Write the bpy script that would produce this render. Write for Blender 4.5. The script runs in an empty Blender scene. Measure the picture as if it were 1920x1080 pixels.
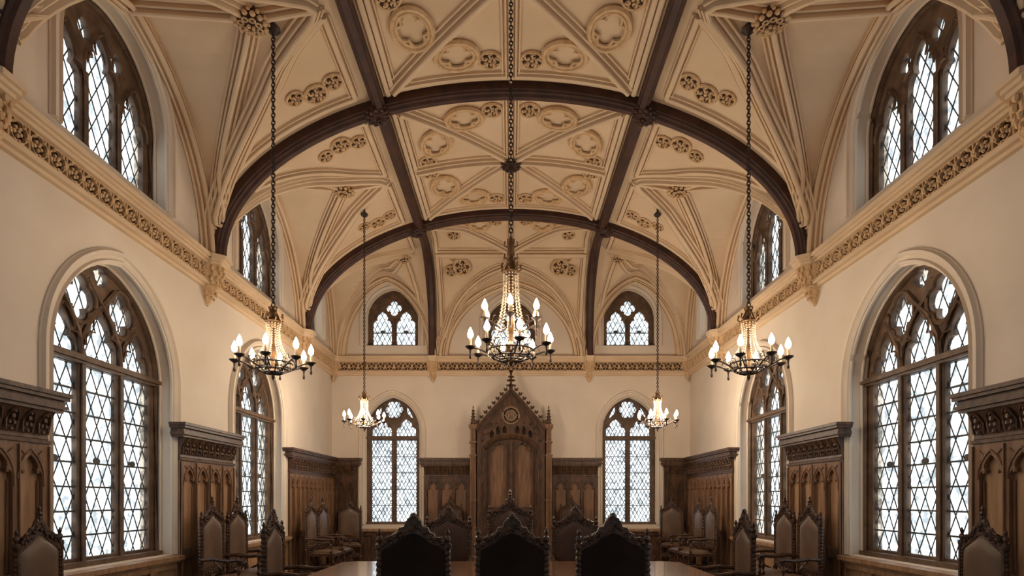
import bpy, math, random
from mathutils import Vector, Matrix
random.seed(7)
PI = math.pi
COL = bpy.context.scene.collection
F = 1100.0          # focal length in px of the 1920 frame
EYE = 1.4
# ------------------------------------------------------------------ helpers
class MB:
    def __init__(s): s.v = []; s.f = []
    def add(s, vf, m=None):
        o = len(s.v); V, Fc = vf
        if m is None: s.v += [tuple(p) for p in V]
        else: s.v += [tuple(m @ Vector(p)) for p in V]
        s.f += [tuple(i + o for i in f) for f in Fc]
        return s
    def box(s, x0, x1, y0, y1, z0, z1, m=None):
        V = [(x, y, z) for z in (z0, z1) for y in (y0, y1) for x in (x0, x1)]
        Fc = [(0,2,3,1),(4,5,7,6),(0,1,5,4),(1,3,7,5),(3,2,6,7),(2,0,4,6)]
        return s.add((V, Fc), m)
    def lathe(s, prof, n=10, c=(0,0,0), m=None, a0=0.0):
        V = []; Fc = []
        for r, z in prof:
            for k in range(n):
                a = a0 + 2*PI*k/n
                V.append((c[0]+r*math.cos(a), c[1]+r*math.sin(a), c[2]+z))
        for i in range(len(prof)-1):
            for k in range(n):
                k2 = (k+1) % n
                Fc.append((i*n+k, i*n+k2, (i+1)*n+k2, (i+1)*n+k))
        Fc.append(tuple(range(n-1, -1, -1))); Fc.append(tuple((len(prof)-1)*n+k for k in range(n)))
        return s.add((V, Fc), m)
    def ball(s, c, r, n=6, sq=(1,1,1), m=None):
        V = []; Fc = []; h = max(3, n//2+1)
        V.append((c[0], c[1], c[2]+r*sq[2]))
        for i in range(1, h):
            t = PI*i/h
            for k in range(n):
                a = 2*PI*k/n
                V.append((c[0]+r*sq[0]*math.sin(t)*math.cos(a), c[1]+r*sq[1]*math.sin(t)*math.sin(a), c[2]+r*sq[2]*math.cos(t)))
        V.append((c[0], c[1], c[2]-r*sq[2])); L = len(V)-1
        for k in range(n):
            Fc.append((0, 1+k, 1+(k+1)%n)); Fc.append((L, L-n+(k+1)%n, L-n+k))
        for i in range(h-2):
            for k in range(n):
                a = 1+i*n; Fc.append((a+k, a+n+k, a+n+(k+1)%n, a+(k+1)%n))
        return s.add((V, Fc), m)
    def tube(s, pts, r, n=6, closed=False, m=None):
        P = [Vector(p) for p in pts]; N = len(P); V = []; Fc = []
        for i in range(N):
            a = P[(i-1) % N] if (closed or i > 0) else P[i]
            b = P[(i+1) % N] if (closed or i < N-1) else P[i]
            t = (b-a).normalized() if (b-a).length > 1e-9 else Vector((0,0,1))
            up = Vector((0,0,1)) if abs(t.z) < .95 else Vector((1,0,0))
            u = t.cross(up).normalized(); w = u.cross(t)
            rr = r(i/(N-1)) if callable(r) else r
            for k in range(n):
                q = P[i] + (u*math.cos(2*PI*k/n) + w*math.sin(2*PI*k/n))*rr
                V.append(tuple(q))
        for i in range(N if closed else N-1):
            j = (i+1) % N
            for k in range(n):
                k2 = (k+1) % n; Fc.append((i*n+k, i*n+k2, j*n+k2, j*n+k))
        if not closed:
            Fc.append(tuple(range(n-1, -1, -1))); Fc.append(tuple((N-1)*n+k for k in range(n)))
        return s.add((V, Fc), m)
    def sweep(s, pts, nrm, prof, closed=False, m=None):
        P = [Vector(p) for p in pts]; N = len(P); V = []; Fc = []; n = len(prof)
        for i in range(N):
            a = P[(i-1) % N] if (closed or i > 0) else P[i]
            b = P[(i+1) % N] if (closed or i < N-1) else P[i]
            t = (b-a).normalized()
            w = Vector(nrm[i]); w = (w - t*w.dot(t)).normalized(); u = t.cross(w)
            for (x, h) in prof: V.append(tuple(P[i] + u*x + w*h))
        for i in range(N if closed else N-1):
            j = (i+1) % N
            for k in range(n):
                k2 = (k+1) % n; Fc.append((i*n+k, i*n+k2, j*n+k2, j*n+k))
        if not closed:
            Fc.append(tuple(range(n-1, -1, -1))); Fc.append(tuple((N-1)*n+k for k in range(n)))
        return s.add((V, Fc), m)
    def build(s, name, mat, parent=None, smooth=False):
        me = bpy.data.meshes.new(name); me.from_pydata(s.v, [], s.f)
        me.materials.append(mat)
        if smooth: me.polygons.foreach_set('use_smooth', [True]*len(me.polygons))
        me.update()
        o = bpy.data.objects.new(name, me); COL.objects.link(o)
        if parent is not None: o.parent = parent
        return o

def plate(outline, holes, t, bevel=0.0):
    """filled 2-D outline with holes in XY, extruded to +-t/2, then stood up: x=u, z=v, y=depth"""
    cu = bpy.data.curves.new('c', 'CURVE'); cu.dimensions = '2D'; cu.fill_mode = 'BOTH'
    cu.extrude = max(0, t/2-bevel); cu.bevel_depth = bevel; cu.bevel_resolution = 0
    if bevel: cu.offset = -bevel
    for poly in [outline]+list(holes):
        sp = cu.splines.new('POLY'); sp.points.add(len(poly)-1)
        for i, p in enumerate(poly): sp.points[i].co = (p[0], p[1], 0, 1)
        sp.use_cyclic_u = True
    ob = bpy.data.objects.new('c', cu)
    me = ob.to_mesh()
    V = [(v.co.x, -v.co.z, v.co.y) for v in me.vertices]
    Fc = [tuple(p.vertices) for p in me.polygons]
    ob.to_mesh_clear(); bpy.data.objects.remove(ob); bpy.data.curves.remove(cu)
    return V, Fc

def T(x=0, y=0, z=0, rz=0, s=1):
    return Matrix.Translation((x, y, z)) @ Matrix.Rotation(rz, 4, 'Z') @ Matrix.Scale(s, 4)
def tag(o, label=None, cat=None, group=None, kind=None):
    if label: o['label'] = label
    if cat: o['category'] = cat
    if group: o['group'] = group
    if kind: o['kind'] = kind
    return o
def empty(name, loc=(0,0,0), rz=0, **k):
    o = bpy.data.objects.new(name, None); COL.objects.link(o); o.location = loc; o.rotation_euler = (0,0,rz)
    o.empty_display_size = .2
    return tag(o, **k)
def copy_tree(o, parent=None, dup_lights=True):
    c = o.copy(); COL.objects.link(c)
    if parent is not None: c.parent = parent
    for ch in list(o.children): copy_tree(ch, c)
    return c
def rect(x0, x1, z0, z1): return [(x0,z0),(x1,z0),(x1,z1),(x0,z1)]
def arch_pts(hw, z0, zs, za, n=12, cx=0):
    H = za-zs; r = (hw*hw+H*H)/(2*hw); pts = [(cx-hw, z0), (cx+hw, z0)]
    a1 = math.atan2(H, r-hw)
    arc = [(hw-r+r*math.cos(a1*k/n), zs+r*math.sin(a1*k/n)) for k in range(n+1)]
    pts += [(cx+x, z) for x, z in arc]
    pts += [(cx-x, z) for x, z in reversed(arc[:-1])]
    return pts
def foil(cx, cz, R, lobes, n=None, rot=0, depth=.45, ex=1.0):
    n = n or lobes*8; out = []
    for k in range(n):
        a = 2*PI*k/n
        r = R*((1-depth)+depth*abs(math.cos(lobes*a/2))**.55)
        x, z = r*math.cos(a), r*ex*math.sin(a)
        out.append((cx+x*math.cos(rot)-z*math.sin(rot), cz+x*math.sin(rot)+z*math.cos(rot)))
    return out
def cusp_head(cx, w, z0, zs, za):
    """light with a trefoil-cusped pointed head; w half width"""
    h = za-zs
    R = [(w,zs),(w*.99,zs+.14*h),(w*.9,zs+.27*h),(w*.72,zs+.36*h),(w*.5,zs+.36*h),(w*.6,zs+.5*h),(w*.56,zs+.64*h),(w*.38,zs+.8*h),(w*.18,zs+.91*h),(0,za)]
    return [(cx-w,z0),(cx+w,z0)]+[(cx+x,z) for x,z in R]+[(cx-x,z) for x,z in reversed(R[:-1])]
def inside(p, poly):
    x, z = p; c = False; j = len(poly)-1
    for i in range(len(poly)):
        a, b = poly[i], poly[j]
        if (a[1] > z) != (b[1] > z) and x < (b[0]-a[0])*(z-a[1])/(b[1]-a[1])+a[0]: c = not c
        j = i
    return c

# ------------------------------------------------------------------ materials
def new_mat(name):
    m = bpy.data.materials.new(name); m.use_nodes = True
    return m, m.node_tree, m.node_tree.nodes['Principled BSDF']
def srgb(r, g, b):
    f = lambda c: (c/255/12.92) if c/255 <= .04045 else ((c/255+.055)/1.055)**2.4
    return (f(r), f(g), f(b), 1)
def mat(name, c1, c2=None, rough=.6, scale=3, metal=0, bump=0, stretch=(1,1,1), spec=.5, emit=None, estr=0, detail=5, coat=0):
    m, nt, b = new_mat(name)
    b.inputs['Roughness'].default_value = rough; b.inputs['Metallic'].default_value = metal
    b.inputs['Specular IOR Level'].default_value = spec; b.inputs['Coat Weight'].default_value = coat
    b.inputs['Base Color'].default_value = c1
    if c2 or bump:
        tc = nt.nodes.new('ShaderNodeTexCoord'); mp = nt.nodes.new('ShaderNodeMapping')
        mp.inputs['Scale'].default_value = stretch
        nz = nt.nodes.new('ShaderNodeTexNoise'); nz.inputs['Scale'].default_value = scale; nz.inputs['Detail'].default_value = detail
        nt.links.new(tc.outputs['Object'], mp.inputs[0]); nt.links.new(mp.outputs[0], nz.inputs['Vector'])
        if c2:
            cr = nt.nodes.new('ShaderNodeValToRGB'); cr.color_ramp.elements[0].color = c1; cr.color_ramp.elements[1].color = c2
            cr.color_ramp.elements[0].position = .35; cr.color_ramp.elements[1].position = .65
            nt.links.new(nz.outputs['Fac'], cr.inputs[0]); nt.links.new(cr.outputs[0], b.inputs['Base Color'])
        if bump:
            bp = nt.nodes.new('ShaderNodeBump'); bp.inputs['Strength'].default_value = bump; bp.inputs['Distance'].default_value = .01
            nt.links.new(nz.outputs['Fac'], bp.inputs['Height']); nt.links.new(bp.outputs[0], b.inputs['Normal'])
    if emit:
        b.inputs['Emission Color'].default_value = emit; b.inputs['Emission Strength'].default_value = estr
    return m
WALLP = mat('wall_plaster', srgb(208,190,170), srgb(216,199,180), .85, 1.3, bump=.15)
CEILP = mat('ceiling_plaster', srgb(206,177,144), srgb(216,188,155), .85, 1.5, bump=.12)
CARVP = mat('carved_plaster', srgb(192,155,114), srgb(212,177,134), .8, 14, bump=.3)
RECESS_SHADE = mat('recess_dirt_shade', srgb(58,37,24), srgb(80,53,35), .9, 10)  # dark umber paints dirt and shade into the gaps behind the carving
DARKWOOD = mat('dark_beam_wood', srgb(50,25,15), srgb(74,40,25), .55, 6, stretch=(1,1,1), bump=.2)
OAK = mat('oak', srgb(142,106,76), srgb(172,133,98), .5, 5, stretch=(3,3,.35), bump=.25, spec=.3)
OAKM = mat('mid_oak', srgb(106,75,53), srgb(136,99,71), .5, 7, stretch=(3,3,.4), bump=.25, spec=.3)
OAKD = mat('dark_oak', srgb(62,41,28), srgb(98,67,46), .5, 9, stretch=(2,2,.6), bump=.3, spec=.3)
FRAME = mat('window_stone_brown', srgb(84,63,48), srgb(112,87,67), .55, 8, bump=.2, spec=.3)
LEAD = mat('lead_came', srgb(88,85,82), None, .7, spec=.2)
LEATHER = mat('aged_leather', srgb(92,68,50), srgb(118,92,72), .42, 2.5, bump=.12, spec=.35)
LEATHERD = mat('black_leather_back', srgb(26,15,11), srgb(38,24,17), .7, 4, spec=.15)
CHAIRW = mat('carved_walnut', srgb(48,28,18), srgb(86,57,38), .4, 20, bump=.3, spec=.4)
BRASS = mat('aged_brass', srgb(92,66,44), srgb(132,98,66), .35, 12, metal=.75)
IRON = mat('dark_iron', srgb(50,36,30), srgb(66,50,42), .5, 10, metal=.5)
CANDLE = mat('candle_sleeve', srgb(214,186,150), None, .6)
BULB = mat('lit_bulb', (1,.9,.75,1), emit=(1,.80,.55,1), estr=30)
TABLE = mat('table_wood', srgb(108,70,47), srgb(140,97,68), .2, 4, stretch=(.5,3,3), coat=.5)
FLOORM = mat('floor_wood', srgb(58,40,30), srgb(80,56,40), .4, 4, stretch=(3,.5,1))
LEATHERB = mat('brown_leather', srgb(62,40,29), srgb(84,56,41), .45, 2.5, bump=.12, spec=.3)
NAIL = mat('brass_nail', srgb(170,140,104), None, .35, metal=.8)
def crystal():
    m, nt, b = new_mat('crystal_bead')
    b.inputs['Base Color'].default_value = srgb(236,214,184); b.inputs['Roughness'].default_value = .12
    b.inputs['Transmission Weight'].default_value = .35; b.inputs['Specular IOR Level'].default_value = .9
    return m
CRYSTAL = crystal()
def glass():
    m = bpy.data.materials.new('old_window_glass'); m.use_nodes = True; nt = m.node_tree; nt.nodes.clear()
    out = nt.nodes.new('ShaderNodeOutputMaterial'); mx = nt.nodes.new('ShaderNodeMixShader')
    tr = nt.nodes.new('ShaderNodeBsdfTransparent'); gl = nt.nodes.new('ShaderNodeBsdfGlossy'); gl.inputs['Roughness'].default_value = .15
    tc = nt.nodes.new('ShaderNodeTexCoord'); nz = nt.nodes.new('ShaderNodeTexNoise'); nz.inputs['Scale'].default_value = 13; nz.inputs['Detail'].default_value = 4
    cr = nt.nodes.new('ShaderNodeValToRGB'); cr.color_ramp.elements[0].position = .38; cr.color_ramp.elements[0].color = (.40,.42,.43,1)
    cr.color_ramp.elements[1].position = .6; cr.color_ramp.elements[1].color = (.80,.83,.84,1)
    nt.links.new(tc.outputs['Object'], nz.inputs['Vector']); nt.links.new(nz.outputs['Fac'], cr.inputs[0]); nt.links.new(cr.outputs[0], tr.inputs[0])
    mx.inputs[0].default_value = .05
    nt.links.new(tr.outputs[0], mx.inputs[1]); nt.links.new(gl.outputs[0], mx.inputs[2]); nt.links.new(mx.outputs[0], out.inputs[0])
    return m
GLASS = glass()

# ------------------------------------------------------------------ vault geometry
W = 4.0; A = 3.93; B = 2.28; ZS = EYE+3.15
AR = [-2.3, 1.03, 4.38, 7.70, 11.05]; END = 13.1; HIP = 11.05
PX = 1.74
def cl(t, a=0., b=1.): return max(a, min(b, t))
def barrel(x): return ZS + B*math.sqrt(max(0, 1-min(1, abs(x)/A)**2))
def hip(y):
    if y <= HIP: return 99
    return ZS + B*math.sqrt(max(0, 1-min(1, (y-HIP)/(END-.04-HIP))**2))
CC = .25; RR = 1+CC; HM = math.sqrt(RR*RR-CC*CC)
def prof(u):
    u = abs(u)
    return math.sqrt(max(0, RR*RR-(u+CC)**2))/HM if u < 1 else 0.
def cross(x, y):
    bs = AR+[END]
    for i in range(len(bs)-1):
        if bs[i] <= y <= bs[i+1]:
            m_ = (bs[i]+bs[i+1])/2; hw = (bs[i+1]-bs[i])/2-.06
            H = 1.86+.09*cl((2.6-abs(x))/.5)+.09*cl((abs(x)-2.7)/1.25)
            return ZS+H*prof((y-m_)/hw)
    return ZS
BK = [(0., 1.56, 1.72), (2.76, 1.08, 1.80), (-2.76, 1.08, 1.80)]
def backv(x, y):
    if y < HIP+.15: return ZS
    g = cl((y-HIP-.15)/.7); g = g*g*(3-2*g); z = ZS
    for c, hw, H in BK: z = max(z, ZS+H*prof((x-c)/hw)*g)
    return z
def base(x, y): return min(barrel(x), hip(y))
def surf(x, y): return max(base(x, y), cross(x, y), backv(x, y))
def nrm_at(x, y, f=surf, e=.05):
    gx = (f(min(x+e,W), y)-f(max(x-e,-W), y))/(2*e); gy = (f(x, min(y+e,END))-f(x, max(y-e,-2.3)))/(2*e)
    return Vector((gx, gy, -1)).normalized()

# ------------------------------------------------------------------ room shell
def grid_ceiling():
    xs = sorted(set([-W, W]+[round(A*math.sin(PI/2*k/56), 5) for k in range(-56, 57)]))
    ys = []
    bs = AR+[END]
    for i in range(len(bs)-1):
        m_ = (bs[i]+bs[i+1])/2; h = (bs[i+1]-bs[i])/2; hw = h-.06
        n = 34 if i < 4 else 44
        ys += [bs[i]]+[m_+hw*math.sin(PI/2*k/(n//2)) for k in range(-(n//2), n//2+1)]
    ys += [END, END-.04]; ys = sorted(set(round(y, 5) for y in ys))
    V = [(x, y, surf(x, y)) for y in ys for x in xs]; n = len(xs)
    Fc = [(j*n+i, j*n+i+1, (j+1)*n+i+1, (j+1)*n+i) for j in range(len(ys)-1) for i in range(n-1)]
    m = MB(); m.add((V, Fc)); o = m.build('ceiling', CEILP, smooth=False)
    return tag(o, kind='structure')
ceiling = grid_ceiling()
floor = MB().box(-W-.4, W+.4, -2.7, END+.4, -.1, 0).build('floor', FLOORM); tag(floor, kind='structure')

LOWC = [-.65, 2.70, 6.02, 9.37]
L_ = dict(hw=.93, z0=.74, zs=2.72, za=3.80)
U_ = dict(hw=.82, z0=EYE+3.33, zs=EYE+4.15, za=EYE+5.0)
UE = dict(hw=.36, z0=EYE+3.38, zs=EYE+4.15, za=EYE+4.62)
BL = dict(hw=.63, z0=.82, zs=EYE+1.5, za=EYE+2.3)
BU = dict(hw=.60, z0=EYE+3.42, zs=EYE+4.05, za=EYE+4.72)
BC = dict(hw=.57, z0=EYE+3.42, zs=EYE+3.85, za=EYE+4.50)
BX = 2.65
def sh(d, c): return arch_pts(d['hw'], d['z0'], d['zs'], d['za'], cx=c)
def side_wall(name, sgn):
    holes = [sh(L_, y) for y in LOWC]+[sh(U_, y) for y in LOWC]+[sh(UE, 12.08)]
    vf = plate(rect(-2.7, END+.4, 0, 7.2), holes, .4)
    V = [(sgn*(W+.2)+(-sgn)*v[1]*-1, v[0], v[2]) for v in vf[0]]
    m = MB(); m.add((V, vf[1])); return tag(m.build(name, WALLP), kind='structure')
wl = side_wall('wall_left', -1); wr = side_wall('wall_right', 1)
vf = plate(rect(-W, W, 0, 7.2), [sh(BL, -BX), sh(BL, BX), sh(BU, -BX), sh(BU, BX), sh(BC, 0)], .4)
wb = MB().add(vf, T(0, END+.2, 0)).build('wall_back', WALLP); tag(wb, kind='structure')
REAR_FILL = dict(hw=1.5, z0=1.0, zs=4.2, za=5.9)  # rear windows added out of view to let in fill light
vf = plate(rect(-W, W, 0, 7.2), [sh(REAR_FILL, -1.9), sh(REAR_FILL, 1.9)], .4)
wf = MB().add(vf, T(0, -2.5, 0)).build('wall_front', WALLP); tag(wf, kind='structure')

# ------------------------------------------------------------------ windows
_h = [(.115,-.05),(.115,.03),(.095,.035),(.088,.012),(.074,.012),(.070,.065),(.050,.07),(.042,.04),(.030,.04),(.026,.105),(.012,.115)]
RIB_BIG = [(-a, b) for a, b in _h]+[(a, b) for a, b in reversed(_h)]
_h = [(.065,-.04),(.065,.03),(.052,.034),(.045,.006),(.032,.006),(.028,.055),(.010,.06)]
RIB_SM = [(-a, b) for a, b in _h]+[(a, b) for a, b in reversed(_h)]
HOOD = [(-.07,-.02),(-.07,.02),(-.045,.045),(-.03,.02),(.0,.02),(.012,.05),(.045,.05),(.06,.02),(.07,.012),(.07,-.02)]
def arch_path(d, grow, closed=False):
    dd = dict(d); dd['hw'] += grow; dd['za'] += grow*1.05
    p = arch_pts(dd['hw'], dd['z0'], dd['zs'], dd['za'], n=16)
    return p[1:]+p[:1]
win_n = [0]
def make_window(d, lights, kind, pitch=.17, slope=2.2, hood=True, bars=5, mat_frame=FRAME, rosette=False, far=False):
    """local: x across, z up, +y outwards; wall face at y=0"""
    win_n[0] += 1
    root = empty('window_%d' % win_n[0], kind='structure')
    hw, z0, zs, za = d['hw'], d['z0'], d['zs'], d['za']
    y = .24
    fb = .085 if hw > .7 else .07
    holes = []; bars_mb = MB()
    out = arch_pts(hw+.02, z0-.02, zs, za+.02, n=14)
    tr_z = {'low': zs+.04, 'back': zs-.13}.get(kind, None)
    inner = hw-fb; mw = .06 if lights == 3 else .07
    if lights == 3: cs = [-2*inner/3, 0, 2*inner/3]; hl = inner/3-mw*.7
    elif lights == 2: cs = [-inner/2, inner/2]; hl = inner/2-mw*.8
    else: cs = [0]; hl = inner-.01
    def clampz(x, z):   # stay under the arch
        H = za-fb-zs; r = ((hw-fb)**2+H*H)/(2*(hw-fb)); q = abs(x)+r-(hw-fb)
        return zs+math.sqrt(max(0, r*r-q*q)) if z > zs else z
    if kind == 'low':       # three lights, transom, intersecting tracery
        for c in cs: holes.append(rect(c-hl, c+hl, z0+.08, tr_z-.05))
        t0 = tr_z+.05
        holes.append(cusp_head(0, hl, t0, t0+.08, t0+.47))
        for sg in (-1, 1):
            p = cusp_head(sg*(inner*2/3-.03), hl*.88, t0, t0+.02, t0+.38); holes.append(p)
            holes.append(foil(sg*.30, t0+.56, .185, 4, rot=sg*.0+PI/4*0, depth=.4, ex=1.15))
        holes.append(foil(0, t0+.86, .11, 4, depth=.35, ex=1.0))
    elif kind == 'back':
        for c in cs: holes.append(rect(c-hl, c+hl, z0+.06, tr_z-.05))
        t0 = tr_z+.05
        for c in cs: holes.append(cusp_head(c*.98, hl*.98, t0, t0+.1, t0+.38))
        holes.append(foil(0, t0+.60, .20, 6, depth=.3))
        for sg in (-1, 1): holes.append([(sg*.29,t0+.53),(sg*.42,t0+.40),(sg*.37,t0+.56),(sg*.29,t0+.66)][::sg])
    elif kind == 'up3':
        zc = [zs-.02, zs+.22, zs-.02]
        for c, zz in zip(cs, zc): holes.append(cusp_head(c, hl, z0+.06, zz-.08, zz+.34))
        for sg in (-1, 1): holes.append(foil(sg*.24, zs+.48, .085, 4, depth=.3, ex=1.3))
    elif kind == 'up2':
        zz = zs-.12
        for c in cs: holes.append(cusp_head(c, hl, z0+.06, zz, zz+.32))
        holes.append(foil(0, zs+.27+(za-zs-.67), .17 if hw > .58 else .13, 4, depth=.4))
    else:
        holes.append(cusp_head(0, hl, z0+.06, zs-.05, za-.12))
    MB().add(plate(out, holes, .06, 0), T(0, y, 0)).build('tracery', mat_frame, root)
    # rounded mouldings on the room side of the frame
    fm = MB()
    p = arch_pts(hw-.02, z0+.02, zs, za-.02, n=14); fm.tube([(a, y-.045, b) for a, b in p], .032, 5, closed=True)
    for k in range(len(cs)-1):
        x = (cs[k]+cs[k+1])/2
        top = tr_z if tr_z else zs+.05
        fm.box(x-.022, x+.022, y-.07, y-.02, z0+.02, top); 
        for s_ in (-1, 1): fm.tube([(x+s_*.034, y-.032, z0+.03), (x+s_*.034, y-.032, top)], .013, 5)
    if tr_z:
        fm.box(-hw+.01, hw-.01, y-.08, y-.02, tr_z-.045, tr_z+.045)
        fm.box(-hw+.01, hw-.01, y-.11, y-.02, tr_z-.02, tr_z+.02)
    fm.box(-hw+.01, hw-.01, y-.12, y-.02, z0-.02, z0+.05)
    # curved tracery bars in relief
    def arc(cx, cz, r, a0, a1, n=10): return [(cx+r*math.cos(a0+(a1-a0)*k/n), y-.07, cz+r*math.sin(a0+(a1-a0)*k/n)) for k in range(n+1)]
    def hb(pts, r=.03): fm.tube([p for p in pts if abs(p[0]) < hw-.03], r, 5)
    if kind == 'low':
        t0 = tr_z+.05
        for sg in (-1, 1):
            hb([(sg*(-inner/3), y-.045, t0), (sg*(-inner/3+.02), y-.045, t0+.2), (sg*(-.12), y-.045, t0+.45), (sg*.06, y-.045, t0+.62), (sg*.2, y-.045, t0+.78)], .026)
            hb([(sg*inner/3, y-.045, t0), (sg*(inner/3+.05), y-.045, t0+.22), (sg*.45, y-.045, t0+.42), (sg*.55, y-.045, t0+.55)], .026)
            fm.tube([(a, y-.04, b) for a, b in foil(sg*.30, t0+.56, .215, 4, depth=.22, ex=1.15)], .022, 5, closed=True)
            fm.tube([(a, y-.065, b) for a, b in cusp_head(sg*(inner*2/3-.03), hl*.95, t0, t0+.06, t0+.44)[1:]], .012, 4)
        fm.tube([(a, y-.065, b) for a, b in cusp_head(0, hl*1.08, t0, t0+.1, t0+.53)[1:]], .012, 4)
    if kind == 'back':
        fm.tube([(a, y-.065, b) for a, b in foil(0, tr_z+.65, .235, 6, depth=.12)], .014, 5, closed=True)
    if kind == 'up3':
        for c, zz in zip(cs, [zs-.02, zs+.22, zs-.02]):
            fm.tube([(a, y-.065, b) for a, b in cusp_head(c, hl*1.12, z0+.06, zz-.06, zz+.4)[2:]], .014, 4)
    fm.build('frame_moulding', mat_frame, root)
    # leading
    ld = MB(); lim = arch_pts(hw-fb*.6, z0+.04, zs, za-fb*.6, n=12)
    yg = y+.012; step = .05
    for sg in (-1, 1):
        c = slope*pitch; n = int((2*hw*slope+(za-z0))/c)+2
        for k in range(n):
            zb = z0-hw*slope+k*c+c/2          # z at x=0
            seg = []; N = int(2*hw/(step/2)); last = None
            for q in range(N+1):
                x = -hw+2*hw*q/N; z = zb+sg*slope*x; ok = inside((x, z), lim)
                if ok and last is None: last = (x, z)
                if (not ok or q == N) and last is not None:
                    if abs(x-last[0]) > .03: ld.tube([(last[0], yg, last[1]), (x, yg, z)], .0075, 4)
                    last = None
    zt = tr_z-.05 if tr_z else zs
    for k in range(1, bars+1):
        zz = z0+.06+(zt-z0-.06)*k/(bars+1)
        ld.box(-hw+fb, hw-fb, yg-.012, yg+.008, zz-.009, zz+.009)
    if rosette:
        for c in cs:
            zz = z0+.06+(zt-z0)*.5
            ld.ball((c, yg, zz), .045, 8, (1.3,.2,.8))
    ld.build('leading', LEAD, root)
    gm = MB(); gm.add(plate(arch_pts(hw, z0, zs, za, n=12), [], .006), T(0, y+.024, 0)); gm.build('glass', GLASS, root)
    if hood:
        hm = MB(); p = arch_path(d, .06)
        pts = [(a, 0, b) for a, b in p]
        hm.sweep(pts, [(0,-1,0)]*len(pts), HOOD)
        p = arch_path(d, -.005); pts = [(a, .13, b) for a, b in p]
        nr = []
        for i in range(len(pts)):
            nr.append((-pts[i][0]*.9, 0, -.25 if pts[i][2] > zs else 0))
        hm.tube([(a, .012, b) for a, _, b in pts], .022, 6)
        hm.tube([(a*.995, .15, b-.005) for a, _, b in pts], .016, 6)
        hm.build('surround_moulding', WALLP, root)
    return root
def place_win(root, wall, c, first):
    r = root if first else copy_tree(root)
    if not first:
        win_n[0] += 1; r.name = 'window_%d' % win_n[0]
    if wall == 'L': r.location = (-W, c, 0); r.rotation_euler = (0,0,PI/2)
    elif wall == 'R': r.location = (W, c, 0); r.rotation_euler = (0,0,-PI/2)
    elif wall == 'B': r.location = (c, END, 0); r.rotation_euler = (0,0,0)
    else: r.location = (c, -2.3, 0); r.rotation_euler = (0,0,PI)
    return r
def many(root, places):
    for i, (w, c) in enumerate(places): place_win(root, w, c, i == 0)
wlow = make_window(L_, 3, 'low', pitch=.165, slope=2.2, bars=7, rosette=True)
many(wlow, [('L', y) for y in LOWC[::-1]]+[('R', y) for y in LOWC[::-1]])
wup = make_window(U_, 3, 'up3', pitch=.15, slope=1.9, bars=0)
many(wup, [('L', y) for y in LOWC[::-1]]+[('R', y) for y in LOWC[::-1]])
wue = make_window(UE, 1, 'up1', pitch=.15, slope=1.9, bars=0)
many(wue, [('L', 12.08), ('R', 12.08)])
wbl = make_window(BL, 2, 'back', pitch=.085, slope=1.9, bars=4)
many(wbl, [('B', -BX), ('B', BX)])
wbu = make_window(BU, 2, 'up2', pitch=.11, slope=1.9, bars=1, rosette=True)
many(wbu, [('B', -BX), ('B', BX)])
wbc = make_window(BC, 2, 'up2', pitch=.11, slope=1.9, bars=1); place_win(wbc, 'B', 0, True)
wre = make_window(REAR_FILL, 3, 'plain', pitch=.3, slope=2, bars=0, hood=False)  # made-up windows behind the camera, there for the fill
many(wre, [('F', -1.9), ('F', 1.9)])

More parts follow.
